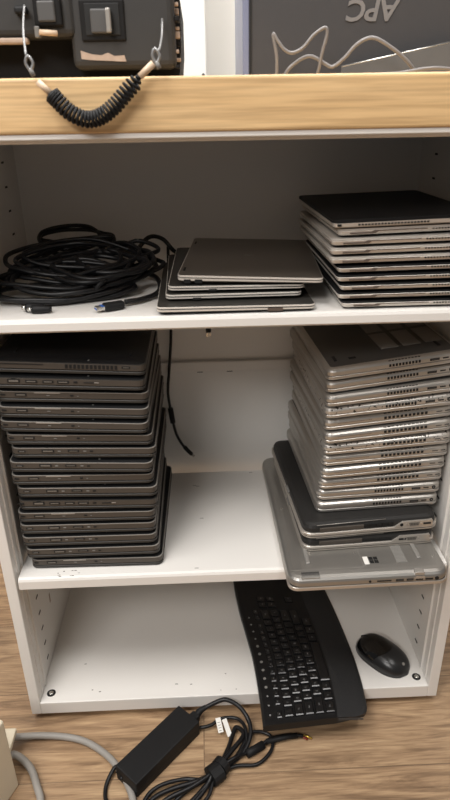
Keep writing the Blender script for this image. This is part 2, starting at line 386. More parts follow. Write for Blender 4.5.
# --- thick black laptops with silver rim
def make_thick(L, W, wide):
    t = thing('thick_laptop', '', 'laptop')
    b = MB(); b.slab(W, L, [(0, .004), (.001, .001), (.0025, 0), (.0042, 0)], RIM, .02, 5); b.build('lid', t)
    b = MB(); b.slab(W, L, [(.0040, .0025), (.0056, .0025)], RUB, .02, 5); b.build('seam', t)
    b = MB(); b.slab(W, L, [(.0055, .0008), (.0062, 0), (.0100, 0), (.0112, .0012)], RIM, .02, 5)
    b.prism([(W*.66, .0105), (W*.94, .0105), (W*.94, .0200), (W*.72, .0200)], -.0030, .012, RIM, T=Matrix(((1, 0, 0, 0), (0, 0, 1, .0028), (0, 1, 0, 0), (0, 0, 0, 1))))
    b.build('rim', t)
    b = MB(); b.slab(W, L, [(.0108, .003), (.0190, .0036), (.0235, .0060), (.0262, .0120), (.0270, .020)], THK, .022, 5)
    b.box((.03, .0010, .0125), (W*.44, .006, .0200), BLK, .0008)
    b.build('base', t)
    b = MB(); n = 5; x0, x1 = W*.445, W*.66
    for r in range(2 if wide else 1):
        for k in range(n if wide else 12):
            p = (x1-x0)/(n if wide else 12); z = .0122+.0046*r
            b.box((x0+k*p, .0018 if wide else .0024, z), (x0+(k+.86)*p, .006, z+.0040), DARK)
    b.build('vent', t)
    b = MB(); cx = W*.712; r = .003
    b.loops([[Vector((cx+r*math.cos(k*PI/6), yy, .0152+r*math.sin(k*PI/6))) for k in range(12)] for yy in (.001, -.0010)], DARK) if wide else rect_port(b, W*.71, W*.765, .0128, .0164, DARK, d=.0008)
    b.build('port', t)
    b = MB(); a, c = (W*.765, W*.845)
    b.prism([(a, .0184), (c, .0184), (c-.0018, .0118), (a+.0018, .0118)], -.0012, .002, PORTL, T=Matrix(((1, 0, 0, 0), (0, 0, 1, 0), (0, 1, 0, 0), (0, 0, 0, 1))))
    for rr in range(3):
        for k in range(5): b.box((a+.0035+k*.0028, -.0015, .0132+rr*.0016), (a+.0045+k*.0028, -.001, .0140+rr*.0016), DARK)
    for xx in (a-.004, c+.0025): b.box((xx-.001, -.0012, .0142), (xx+.0015, .001, .0162), LIGHTM)
    b.build('video_port', t)
    if wide:
        b = MB(); rect_port(b, W*.872, W*.928, .0126, .0162, DARK, d=.0008); b.build('display_port', t)
    b = MB(); b.tube([(W*.10, -.0003+.003, .0262), (W*.6, .0012+.004, .0262)], .0006, EDGE, sub=1); b.build('trim_line', t)
    b = MB(); b.box((-.0008, L*.40, .0125), (.004, L*.47, .0165), GREYP, .001); b.build('side_latch', t)
    return t
t13 = make_thick(.322, .246, True)
place(t13, 0, .1190, .008, .4195, 4.0, 0.2, 'thick black laptop with silver rim and wide vent grille under the silver stack', 'thick black laptops on the lower right shelf')
t14 = make_thick(.318, .242, False)
place(t14, 0, .1190, .008, .3922, 3.0, 0, 'thick black laptop with silver rim sandwiched directly above the big silver laptop', 'thick black laptops on the lower right shelf')
# --- big silver laptop lying base up
def make_big():
    W, L = .272, .405
    t = thing('big_silver_laptop', 'large silver laptop lying upside down, overhanging the shelf edge, window-logo sticker on it', 'laptop', (.0875, -.059, .3643), (math.radians(.35), 0, math.radians(1.2)))
    b = MB(); b.slab(W, L, [(0, .005), (.001, .0015), (.0025, 0), (.0080, 0), (.0088, .0008)], RIM, .016, 5); b.build('lid', t)
    b = MB(); b.slab(W, L, [(.0086, .0022), (.0104, .0022)], RUB, .016, 5); b.build('seam', t)
    b = MB(); b.slab(W, L, [(.0103, .0006), (.0110, 0), (.0180, 0), (.0215, .0014), (.0245, .0046), (.0265, .0100), (.0275, .0170), (.0280, .026)], SILC, .022, 6)
    b.build('base', t)
    z = .0280
    for x in (.034, .226):
        b = MB(); b.box((x, .036, z-.0004), (x+.008, .350, z+.0022), GRILLE, .0018, 3); b.build('rubber_foot', t, None)
    b = MB()
    for k in range(9): b.box((.022, .0040+.0014*k, .0243+.00036*k), (.052, .0048+.0014*k, .0252+.00036*k), SLOT)
    b.box((.0215, .0036, .0236), (.0525, .0175, .0262), GRILLE, .0004); b.build('speaker_grille', t)
    b = MB(); b.box((.189, .028, z-.0003), (.207, .085, z+.0006), GRILLE)
    for k in range(16): b.box((.190, .0295+.0034*k, z+.0005), (.206, .0308+.0034*k, z+.0008), GREYP)
    b.build('vent_grille', t, None)
    b = MB()
    b.box((.004, .0212, z-.0009), (.130, .0220, z-.0001), EDGE); b.box((.130, .0212, z-.0009), (.1308, .150, z+.0002), EDGE)
    b.build('cover_seam', t)
    b = MB()
    for (x, y) in ((.1225, .058), (.255, .040), (.016, .20), (.118, .30)):
        b.loops([[Vector((x+.0022*math.cos(k*PI/5), y+.0022*math.sin(k*PI/5), zz)) for k in range(10)] for zz in (z-.0006, z+.0004)], LIGHTM)
    b.build('screw', t)
    b = MB(); sx, sy = .1335, .0270                                       # window sticker: a pale strip and four dark panes
    sh = lambda x, y: Matrix.Translation((sx, sy, z+.0002)) @ Matrix(((1, 0.0, 0, 0), (0, 1, 0, 0), (0, 0, 1, 0), (0, 0, 0, 1)))
    T = sh(0, 0)
    b.box((0, 0, 0), (.0085, .0195, .0005), LABEL, T=T)
    b.box((.0085, 0, 0), (.0255, .0195, .0004), SILC, T=T)
    for (px, py) in ((.0098, .0018), (.0178, .0018), (.0098, .0104), (.0178, .0104)): b.box((px, py, 0), (px+.0070, py+.0076, .0007), DARK, T=T)
    b.build('logo_sticker', t)
    b = MB(); b.box((.212, -.0006, .0150), (.228, -.0002, .0215), TAPE); b.box((.212, .0006, .0218), (.228, .012, .0282), TAPE, .0006); b.build('clear_sticker', t)
    def jack(nm, x, r):
        b = MB(); b.loops([[Vector((x+r*math.cos(k*PI/6), yy, .0148+r*math.sin(k*PI/6))) for k in range(12)] for yy in (.001, -.0008)], DARK); b.build(nm, t)
    jack('audio_jack', .136, .0022); jack('power_jack', .2495, .0036)
    for nm, x0, x1, z0, z1, m in (('card_slot', .148, .172, .0136, .0158, DARK), ('usb_port', .180, .193, .0126, .0164, DARK), ('usb_port', .198, .2095, .0126, .0164, DARK), ('display_port', .2135, .226, .0126, .0160, DARK), ('network_port', .2300, .2432, .0126, .0156, DARK)):
        b = MB(); rect_port(b, x0, x1, z0, z1, m)
        if nm == 'usb_port': rect_port(b, x0+.002, x1-.002, z0+.0014, z1-.0010, SLOT, d=.0009)
        b.build(nm, t)
    return t
make_big()
# --- black laptops, left stack
def make_black(kind):
    W, L, T = .233, .315, .0236
    t = thing('black_laptop', '', 'laptop')
    wd = -.0405
    z = lambda x, zz: zz*(1+wd*(x/W-.5))
    b = MB(); b.slab(W, L, [(0, .003), (.0008, .001), (.002, 0), (.0052, 0), (.0060, .0008)], BLKLID, .012, wedge=wd); b.build('lid', t)
    b = MB(); b.slab(W, L, [(.0058, .0024), (.0074, .0024)], DARK, .012, wedge=wd); b.build('seam', t)
    b = MB(); b.slab(W, L, [(.0072, .0010), (.0080, .0004), (.0172, .0002), (.0176, .0004)], BLK, .012, wedge=wd)
    b.slab(W, L, [(.0175, .0002), (.0181, .0002), (.0183, .0012)], EDGE if kind in (1, 2) else BLKLID, .012, wedge=wd)  # highlight along the upper edge put into the colour for some kinds
    b.slab(W, L, [(.0181, .0012), (.0192, .0050), (.0206, .0130), (.0216, .026)], BLKTOP, .014, wedge=wd)
    b.build('base', t)
    P = []
    if kind == 1: P = [('lock_slot', .03, .062, .0118, .0138, DARK), ('usb_port', .125, .200, .0110, .0152, DARK), ('card_slot', .250, .420, .0160, .0176, EDGE), ('audio_jack', .485, .505, .0118, .0140, DARK), ('indicator', .33, .35, .0118, .0128, GREYP), ('indicator', .53, .54, .0118, .0126, GREYP)]
    if kind == 2: P = [('lock_slot', .055, .105, .0115, .0140, DARK), ('usb_port', .215, .300, .0108, .0156, DARK), ('display_port', .395, .470, .0118, .0152, DARK), ('audio_jack', .545, .565, .0120, .0140, DARK), ('indicator', .325, .345, .0118, .0136, GREYP), ('indicator', .50, .52, .0120, .0138, GREYP)]
    if kind == 3: P = [('lock_slot', .0, .045, .0112, .0138, DARK), ('network_port', .11, .19, .0106, .0160, DARK), ('display_port', .225, .300, .0110, .0150, DARK), ('usb_port', .335, .405, .0110, .0150, DARK), ('usb_port', .43, .505, .0110, .0150, DARK), ('audio_jack', .535, .560, .0118, .0144, DARK), ('card_slot', .60, .67, .0122, .0132, DARK), ('indicator', .67, .70, .0122, .0136, EDGE)]
    if kind == 4: P = [('card_slot', .02, .34, .0142, .0152, DARK), ('usb_port', .845, .90, .0118, .0152, DARK), ('indicator', .92, .94, .0126, .0142, SLOT)]
    for nm, a, c, z0, z1, m in P:
        b = MB(); x = a*W; rect_port(b, a*W, c*W, z(x, z0), z(x, z1), m)
        if nm in ('usb_port', 'display_port', 'network_port'):
            rect_port(b, a*W+.0022, c*W-.0022, z(x, z0+.0012), z(x, z1-.0012), PORTL, d=.0009)
            if nm == 'network_port': rect_port(b, a*W+.006, c*W-.006, z(x, z1), z(x, z1+.0014), DARK)
        if nm == 'lock_slot' and kind == 2: rect_port(b, a*W+.002, c*W-.002, z(x, z0+.0006), z(x, z1-.0008), GREYP, d=.0009)
        b.build(nm, t)
    if kind == 4:
        b = MB(); p = .0165*1.02*.5
        for k in range(13): x = .48*W + k*.0062; b.box((x, -.0007, z(x, .0098)), (x+.0038, .001, z(x, .0160)), DARK)
        b.build('vent', t)
    for fx in (.022, W-.034):
        b = MB(); h = z(fx, .0216); b.box((fx+.006, .030, h-.0008), (fx+.010, .05, h+.0021), RUB, .0006); b.build('rubber_foot', t)
    b = MB(); x = .62*W; h = z(x, .0200); b.box((x, .0085, h-.0015), (x+.003, .012, h+.0004), GREYP, .0004); b.build('screw', t)
    return t
bk = {k: make_black(k) for k in (1, 2, 3, 4)}; ub = dict.fromkeys(bk, 0)
korder = [4, 3, 1, 1, 1, 1, 2, 2, 1, 2, 3, 1, 2, 2, 2, 1]
bx = [-.3665, -.3690, -.3660, -.3670, -.3690, -.3640, -.3600, -.3665, -.3670, -.3625, -.3630, -.3685, -.3690, -.3690, -.3655, -.3610]
desc = {1: 'with a slim card slot', 2: 'with two square ports', 3: 'with a row of many ports', 4: 'with wide side vents'}
for i in range(15, -1, -1):
    k = 15-i; kd = korder[i]
    lab = 'black laptop %s, %s from the top in the left stack' % (desc[kd], ORD[i])
    if i == 0: lab = 'topmost black laptop with wide side vents in the tall left stack'
    if i == 15: lab = 'lowest black laptop of the left stack, lying directly on the shelf'
    r = random.Random(i)
    place(bk[kd], ub[kd], bx[i] + .002, .024 + r.uniform(-.002, .003) - .0002*k, .3645 + .02512*k + .0011*(k > 0), r.uniform(-.9, .7), -.23*(k+.5) if k else 0, lab, 'black laptops in the tall left stack')
    ub[kd] = 1
# --- thin convertible laptops, upper right stack
def make_thin(kind):
    W, L = .214, .288
    t = thing('thin_laptop', '', 'laptop')
    if kind == 1:
        b = MB(); b.slab(W, L, [(.0004, .008), (.0018, .004), (.0030, .001), (.0078, 0), (.0082, .0006)], SIL2, .010, wedge=.05); b.build('base', t)
        b = MB(); b.slab(W, L, [(.0081, .0010), (.0088, -.0005), (.0120, -.0005), (.0128, .0008)], BLKTOP, .010); b.build('lid', t)
        b = MB()
        for k in range(22): x = .035+k*.0046; b.box((x, -.0001, .0040), (x+.0030, .002, .0062), DARK)
        b.build('vent', t)
        for nm, x0, x1, z0, z1 in (('audio_jack', .006, .0115, .0038, .0068), ('usb_port', .165, .178, .0042, .0066), ('usb_port', .188, .201, .0042, .0066)):
            b = MB(); b.box((x0, -.0005, z0), (x1, .002, z1), DARK); b.build(nm, t)
        return t
    b = MB(); b.slab(W, L, [(.0, .014), (.0016, .009), (.0030, .0050)], RUB, .010); b.build('shaded_underside', t)  # black colour stands for the shaded gap beneath each laptop
    b = MB(); b.slab(W, L, [(.0030, .0048), (.0036, .0030), (.0090, .0004), (.0095, .0008)], SIL2, .009, wedge=.05); b.build('base', t)
    b = MB(); b.slab(W, L, [(.0094, .0018), (.0099, .0010), (.0112, .0010), (.0118, .0020)], SIL2 if kind == 3 else BLKTOP, .010); b.build('lid', t)
    b = MB(); x0 = .018
    b.prism([(x0, .0066), (x0+.030, .0066), (x0+.034, .0090), (x0+.110, .0090), (x0+.110, .0076), (x0+.040, .0076), (x0+.036, .0048), (x0, .0048)], -.0001, .003, GROOVE, T=Matrix(((1, 0, 0, 0), (0, 0, 1, .0005), (0, 1, 0, 0), (0, 0, 0, 1)))); b.build('groove', t)
    b = MB()
    for k in range(16): x = .135+k*.0043; b.box((x, -.0002, .0068), (x+.0024, .003, .0084), DARK)
    b.build('vent', t)
    return t
tk = {k: make_thin(k) for k in (1, 2, 3)}; ut = dict.fromkeys(tk, 0)
torder = [1, 3, 3, 3, 3, 2, 2, 2, 2, 2]
tx = [.1425, .1500, .1405, .1400, .1405, .1515, .1510, .1560, .1540, .1600]
ty = [.012, .016, .012, .011, .011, .010, .009, .009, .009, .008]
tyaw = [1.2, 1.6, .6, .9, .4, .6, .2, .2, .6, .2]
for i in range(9, -1, -1):
    k = 9-i; kd = torder[i]
    lab = 'thin silver laptop, %s from the top in the upper right stack' % ORD[i]
    if i == 0: lab = 'topmost thin laptop with a black lid in the upper right stack'
    if i == 9: lab = 'lowest thin silver laptop of the upper right stack, lying on the shelf'
    place(tk[kd], ut[kd], tx[i], ty[i], .8294 + .01265*k, tyaw[i], .14*k, lab, 'thin laptops stacked at the right of the upper shelf')
    ut[kd] = 1
# --- four slim laptops in the middle of the upper shelf
def make_slim(W, L, lidm, wl, wr, ports):
    t = thing('slim_laptop', '', 'laptop')
    h = (wl+wr)/2; wd = (wr-wl)/h
    b = MB(); b.slab(W, L, [(0, .012), (h*.4, .006), (h*.50, .0014), (h*.67, .0004)], RUB if lidm is BLKLID else BRONZE, .010, wedge=wd); b.build('base', t)
    b = MB(); b.slab(W, L, [(h*.66, .0003), (h*.70, 0), (h*.985, 0), (h, .001)], PEACH, .010, wedge=wd); b.build('deck', t)
    sl = math.atan2(wr-wl, W)
    T = Matrix.Translation((0, 0, wl+.0002)) @ Matrix.Rotation(-sl, 4, 'Y')
    b = MB(); b.slab(W, L, [(.0, .0012), (.0010, 0), (.0015, 0)], lidm, .010, T=T); b.slab(W, L, [(.0014, 0), (.0032, .0002), (.0037, .0010)], PEACH, .010, T=T)
    b.slab(W, L, [(.0036, .0010), (.0042, .0014)], lidm, .010, T=T); b.build('lid', t)
    for nm, x0, x1 in ports:
        b = MB(); z0 = wl*.82; b.box((x0, -.0004, z0-wl*.55), (x1, .003, z0+wl*.02), DARK if nm != 'grille' else GROOVE); b.build(nm, t)
    return t
G = 'slim laptops in the middle of the upper shelf'
s = make_slim(.230, .30, BLKLID, .0085, .0065, [('grille', .160, .182)])
place(s, 0, -.1075, .003, .8292, .8, 0, 'lowest of the slim laptops on the upper shelf, pale edge nearest the shelf front', G)
s = make_slim(.202, .29, BLKLID, .0062, .0052, [('port', .040, .052)])
place(s, 0, -.0950, .030, .8421, 1.5, 0, 'slim dark laptop, third from the top in the middle of upper shelf', G)
s = make_slim(.202, .29, BLKLID, .0062, .0050, [('port', .060, .072)])
place(s, 0, -.0915, .037, .8530, -.8, .1, 'slim dark laptop, second from the top in the middle of upper shelf', G)
s = make_slim(.214, .30, BRONZE, .0100, .0058, [('usb_port', .010, .020), ('usb_port', .026, .037)])
place(s, 0, -.0775, .042, .8640, -4.5, -.45, 'topmost slim grey-bronze laptop with closed lid in the middle of upper shelf', G)
sl = math.atan2(.0058-.0100, .209)
T = Matrix.Translation((.1045, .15, .0085+.0040)) @ Matrix.Rotation(-sl, 4, 'Y')
b = MB()
for r in ((.0085, .0078),):
    t_ = bmesh.new(); va = [t_.verts.new((r[0]*math.cos(k*PI/16), r[0]*math.sin(k*PI/16), .0004)) for k in range(32)]; vb = [t_.verts.new((r[1]*math.cos(k*PI/16), r[1]*math.sin(k*PI/16), .0004)) for k in range(32)]
    for k in range(32): t_.faces.new((va[k], va[(k+1) % 32], vb[(k+1) % 32], vb[k]))
    b.merge(t_, SILC, T)
b.text('hp', .013, .0002, SILC, T @ Matrix.Translation((0, .0008, .0003)) @ Matrix.Rotation(math.radians(0), 4, 'Z') @ Matrix(((1, .25, 0, 0), (0, 1, 0, 0), (0, 0, 1, 0), (0, 0, 0, 1))))
b.build('logo', s)
b = MB()
for y in (.03, .24):
    b.box((.006, y, .0142), (.009, y+.02, .0150), RUB, .0003)
b.build('hinge_mark', s)
# ------------------------------------------------------------------ cables on the upper shelf
SZ = .8295
def coil(name, label, cx, cy, rx, ry, turns, r, seed, z0, lift, rot=0, tie=True, ends=(), tilt=0.0):
    g = random.Random(seed); t = thing(name, label, 'cable', (cx, cy, SZ))
    pts = []; n = 14
    for i in range(int(turns*n)):
        a = 2*PI*i/n + rot; q = i/(turns*n)
        if i % n == 0: jx, jy, jz, ox, oy = g.uniform(.66, 1.08), g.uniform(.55, 1.2), g.uniform(0, lift), g.uniform(-.026, .020), g.uniform(-.020, .020)
        x = ox + rx*jx*math.cos(a) + .004*math.sin(3*a+i*.13); x = max(x, -.360-cx); y = oy + ry*jy*math.sin(a)*(1-.25*math.cos(a)**2)
        pts.append((x, y, r + z0 + max(0, jz + tilt*(y/ry+1)*.5 + g.uniform(-.002, .002))))
    for e in ends: pts.append(e)
    t.rotation_euler[2] = math.radians({11: 6, 5: 10, 23: -4, 31: -6}[seed])
    b = MB(); b.tube(pts, r, CABL, 7, 4); b.build('cord', t)
    if tie:
        b = MB(); b.tube([(.012*math.cos(k*PI/5), -ry*.9 + .022*math.sin(k*PI/5), .012 + z0 + .016*math.cos(k*PI/5+.6)) for k in range(10)], .0032, RUB, 6, 2, True); b.build('cable_tie', t)
    return t
t = coil('power_cable', 'tangled black power cable coiled at the far left of the upper shelf', -.255, .130, .118, .052, 7, .0040, 11, 0, .020, .4, False, tilt=.022)
def plug(parent, p, d, l, r, m=RUB, nm='plug'):
    d = Vector(d).normalized(); p = Vector(p); b = MB(); b.tube([p, p+d*l*.3, p+d*l*.7, p+d*l], lambda q: r*(.75+.5*min(1, q*2)), m, 10, 2); b.tube([p+d*l*.98, p+d*l*1.25], r*.6, LIGHTM, 8, 1); return b.build(nm, parent)
plug(t, (-.030, -.084, .006), (-1, .10, 0), .026, .0055); plug(t, (-.018, -.096, .006), (-1, .12, 0), .028, .0050)
coil('charger_cable', 'black charger cable looped on top of the coil beside the left cabinet wall', -.240, .185, .118, .048, 6, .0038, 5, .018, .020, 1.2, False, [(.060, .09, .05)], tilt=.03)
coil('extension_cable', 'thick black cable coil nearest the stack of slim laptops', -.195, .165, .078, .070, 6, .0044, 23, .004, .026, 2.1, True, tilt=.022)
coil('adapter_cable', 'thin black cable with the highest loop at the back of the cable pile', -.255, .262, .080, .030, 3, .0036, 31, .030, .022, .3, False, tilt=.030)
t = thing('usb_cable', 'short black USB cable with a blue plug lying at the shelf front', 'cable', (-.185, .04, SZ))
b = MB(); b.tube([(-.158, .058, .0065), (-.135, .072, .006), (-.113, .105, .006), (-.110, .150, .008), (-.122, .195, .012), (-.150, .215, .016)], .0042, CABL, 8, 6, T=Matrix.Translation((.185, -.04, 0))); b.build('cord', t)
T = Matrix.Translation((.005, -.004, .0065)) @ Matrix.Rotation(math.radians(27), 4, 'Z')
b = MB(); b.box((-.008, -.0075, -.0055), (.024, .0075, .0055), RUB, .003, T=T); b.build('plug', t)
b = MB(); b.box((-.0195, -.006, -.0026), (-.007, .006, .0026), LIGHTM, .0004, T=T); b.box((-.0200, -.0050, -.0018), (-.0190, .0050, .0004), BLUE, T=T); b.box((-.012, -.0058, .0022), (-.0075, .0058, .0030), BLUE, T=T); b.build('connector', t)
t = thing('arching_cable', 'black cord arching from the cable pile to behind the slim laptops', 'cable', (-.15, .29, SZ))
b = MB(); b.tube([(-.165, .23, .020), (-.155, .27, .042), (-.135, .295, .060), (-.112, .305, .055), (-.094, .300, .036), (-.080, .3385, .012), (-.082, .346, -.01)], .0040, CABL, 8, 6, T=Matrix.Translation((.15, -.29, 0))); b.build('cord', t)
# hanging charger lead behind the middle shelf
t = thing('charger_lead', 'black charger lead with barrel plug hanging at the cabinet back beside left stack', 'cable', (-.11, .362, .40))
b = MB(); b.tube([(-.105, .358, .86), (-.107, .362, .78), (-.109, .365, .68), (-.117, .366, .60), (-.122, .362, .55), (-.118, .360, .505), (-.110, .358, .455), (-.099, .354, .430), (-.088, .352, .414)], .0030, CABL, 8, 6, T=Matrix.Translation((.11, -.362, -.40))); b.build('cord', t)
T0 = Matrix.Translation((.11, -.362, -.40))
b = MB(); b.tube([(-.119, .361, .512), (-.115, .3595, .478)], lambda q: .0058, RUB, 10, 1, T=T0); b.build('ferrite', t)
b = MB(); b.tube([(-.092, .353, .420), (-.086, .352, .412), (-.0765, .351, .4015)], .0046, RUB, 10, 2, T=T0); b.tube([(-.077, .351, .402), (-.0715, .3505, .3965)], .0030, LIGHTM, 8, 1, T=T0); b.build('barrel_plug', t)
t = thing('hanging_plug', 'small plug end dangling below the back of the upper shelf', 'cable', (-.028, .36, .675))
b = MB(); b.tube([(-.034, .356, .80), (-.034, .36, .74), (-.031, .36, .70)], .0022, CABL, 8, 4, T=Matrix.Translation((.028, -.36, -.675))); b.build('cord', t)
b = MB(); b.box((-.009, -.003, .008), (.002, .003, .026), RUB, .001); b.box((-.008, -.0025, -.0005), (-.004, .0025, .008), LIGHTM); b.box((-.002, -.0025, .001), (.001, .0025, .008), LIGHTM); b.build('plug', t)
# ------------------------------------------------------------------ keyboard
KZ = .0598
kl = spline([(.011, .365), (.012, .297), (.019, .218), (.030, .143), (.039, .075), (.0435, .001), (.0455, -.065), (.0450, -.084)], 8)
kr = spline([(.216, .345), (.229, .257), (.238, .190), (.2455, .117), (.2495, .063), (.2500, .002), (.2465, -.050), (.2430, -.069)], 8)
kl = [(p.x, p.y) for p in kl][::-1]; kr = [(p.x, p.y) for p in kr][::-1]   # now front (u=0) to back (u=1)
def resamp(c, u):
    d = [0]
    for a, q in zip(c, c[1:]): d.append(d[-1] + math.hypot(q[0]-a[0], q[1]-a[1]))
    s_ = u*d[-1]
    for i in range(len(c)-1):
        if s_ <= d[i+1] or i == len(c)-2:
            f = (s_-d[i])/(d[i+1]-d[i]); return Vector((c[i][0]+(c[i+1][0]-c[i][0])*f, c[i][1]+(c[i+1][1]-c[i][1])*f, 0))
def KP(u, v, z=0.0):
    a, q = resamp(kl, u), resamp(kr, u); bow = .010*math.sin(PI*v)*0
    p = a.lerp(q, v); return Vector((p.x, p.y, KZ + z))
def ktop(v): return .0165 if v < .69 else .0165 - .0075*((v-.69)/.31)**1.4
kb = thing('curved_keyboard', 'black curved computer keyboard with palm rest sticking out of the cabinet bottom', 'keyboard', (.14, .14, KZ))
Tk = Matrix.Translation((-.14, -.14, -KZ))
def kloft(v0, v1, m, name, e0, e1):
    rings = []
    for i in range(37):
        u = i/36; prof = []
        ue = .0
        prof.append(KP(u, v0, .0004)); prof.append(KP(u, v0, ktop(v0)-.004*e0))
        if e0: prof.append(KP(u, v0+.018, ktop(v0)))
        for k in range(1, 7):
            v = v0+.03*e0 + (v1-.04*e1-v0-.03*e0)*k/6; prof.append(KP(u, v, ktop(v)))
        if e1: prof.append(KP(u, v1-.012, ktop(v1)-.0020)); prof.append(KP(u, v1, ktop(v1)-.0055))
        prof.append(KP(u, v1, .0004)); rings.append(prof)
    # round the front corner of the outer end
    b = MB(); b.loops(rings, m, True, False, T=Tk); return b.build(name, kb)
kloft(0, .70, KEYB, 'base', 1, 0); o = kloft(.70, 1, PALM, 'palm_rest', 0, 1)
for vtx in o.data.vertices:                                              # rounded front corner of the rest
    p = vtx.co + Vector((.14, .14, 0)); dx = .2430 - p.x; dy = p.y + .071
    if p.y < -.045 and p.x > .219:
        c = Vector((.2250, -.047)); q = Vector((p.x, p.y)) - c
        if q.x > 0 and q.y < 0 and q.length > .0195: q = q.normalized()*.0195; vtx.co.x = c.x+q.x-.14; vtx.co.y = c.y+q.y-.14
b = MB()
for k in range(46):                                                      # perforated front strip of the palm rest
    for r in range(2):
        v = .715 + k*.0052; u = .004
        p = KP(0, v, ktop(v)-.004-.003*r) + Vector((0, -.0003, 0)); b.box((p.x-.0004, p.y-.0004, p.z-.0008), (p.x+.0004, p.y+.0004, p.z+.0008), SLOT, T=Tk)
b.build('perforated_strip', kb)
LEN = .445
def key(u0, u1, v0, v1, ch, small=False):
    g = .0010/LEN; gv = .0012/.2
    z0 = ktop(.4) - .0008; h = .0032 if small else .0050
    lo = [KP(u, v, z0) for u, v in ((u0+g, v0+gv), (u1-g, v0+gv), (u1-g, v1-gv), (u0+g, v1-gv))]
    g2 = .0022/LEN; gv2 = .0020/.2
    md = [KP(u, v, z0+h-.0011) for u, v in ((u0+g2, v0+gv2), (u1-g2, v0+gv2), (u1-g2, v1-gv2), (u0+g2, v1-gv2))]
    g3 = .0042/LEN; gv3 = .0030/.2
    hi = [KP(u, v, z0+h) for u, v in ((u0+g3, v0+gv3), (u1-g3, v0+gv3), (u1-g3, v1-gv3), (u0+g3, v1-gv3))]
    b = MB(); b.loops([lo, md, hi], KEYM, T=Tk)
    if ch:
        c = KP((u0+u1)/2, (v0+v1)/2, z0+h+.0001); d = (KP(u1, .4)-KP(u0, .4)).normalized(); up = Vector((-d.y, d.x, 0))
        R = Matrix(((d.x, up.x, 0, c.x), (d.y, up.y, 0, c.y), (0, 0, 1, c.z), (0, 0, 0, 1)))
        b.text(ch, .0052 if len(ch) == 1 else .0030, .00005, LEG, Tk @ R)
    return b.build('key', kb)
rows = [  # (v0, v1, [(width, legend)...]) from the front end of the board
    (.125, .190, [(1, 'Esc'), (.5, None)] + [(.93, 'F%d' % k) for k in range(1, 13)] + [(.5, None), (.9, 'Prt'), (.9, 'Scr')]),
    (.200, .295, [(1.15, '`')] + [(1, c) for c in '1234567890-='] + [(1.6, 'Back'), (.35, None), (1, 'Ins'), (1, 'Hm')]),
    (.297, .392, [(1.55, 'Tab')] + [(1, c) for c in 'QWERTYUIOP[]'] + [(1.2, '\\'), (.35, None), (1, 'Del'), (1, 'End')]),
    (.394, .489, [(1.75, 'Caps')] + [(1, c) for c in "ASDFGHJKL;'"] + [(2.0, 'Enter')]),
    (.491, .586, [(2.2, 'Shift')] + [(1, c) for c in 'ZXCVBNM,./'] + [(2.5, 'Shift'), (1.3, None), (1, '^')]),
    (.588, .685, [(1.5, 'Ctrl'), (1.2, 'Fn'), (1.2, 'Alt'), (5.6, 'SPACE'), (1.2, 'Alt'), (1.2, 'App'), (1.5, 'Ctrl')])]
for v0, v1, ks in rows:
    u = .022; small = v0 < .15
    for wd_, ch in ks:
        du = wd_*.0188/LEN
        if ch:
            if ch == 'SPACE':
                key(u, u+du, v0, v1+.010, None)
            else: key(u, u+du, v0, v1, ch, small)
        u += du
b = MB(); db = MB()
for k in range(13):                                                      # row of round media buttons
    u = .045+k*.046; c = KP(u, .072, ktop(.072)); big = 3 <= k <= 8
    r = .0030 if big else .0018
    b.loops([[c + Vector((r*math.cos(j*PI/5), r*math.sin(j*PI/5), zz)) for j in range(10)] for zz in (-.001, .0008)], GREYP if big else LEG, T=Tk)
b.build('media_button', kb)['label'] = 'pale media buttons'
# ------------------------------------------------------------------ mouse
ms = thing('computer_mouse', 'glossy black computer mouse lying on the cabinet bottom beside the keyboard', 'mouse', (.3080, .0735, .0600), (0, 0, math.radians(-49)))
def mouse_part(x0, x1, m, name, zlo=0.0, infl=0.0, label=None):
    n = 22; rings = []; Lh = .0605
    for i in range(n+1):
        x = x0 + (x1-x0)*i/n; q = x/Lh; q = max(-.9995, min(.9995, q))
        wy = (.0365+infl)*(1-abs(q)**2.6)**.5*(1+.05*q); h = (.0345+infl)*(1-abs(q)**2.8)**.55*(1-.14*q); ring = []
        for k in range(13):
            a = PI*k/12; ca, sa = math.cos(a), math.sin(a)
            ring.append(Vector((x, wy*(abs(ca)**.8)*(1 if ca > 0 else -1), zlo + (h-zlo)*sa**.85)))
        rings.append(ring)
    b = MB(); b.loops(rings, m, True, True); o = b.build(name, ms)
    if label: o['label'] = label
    return o
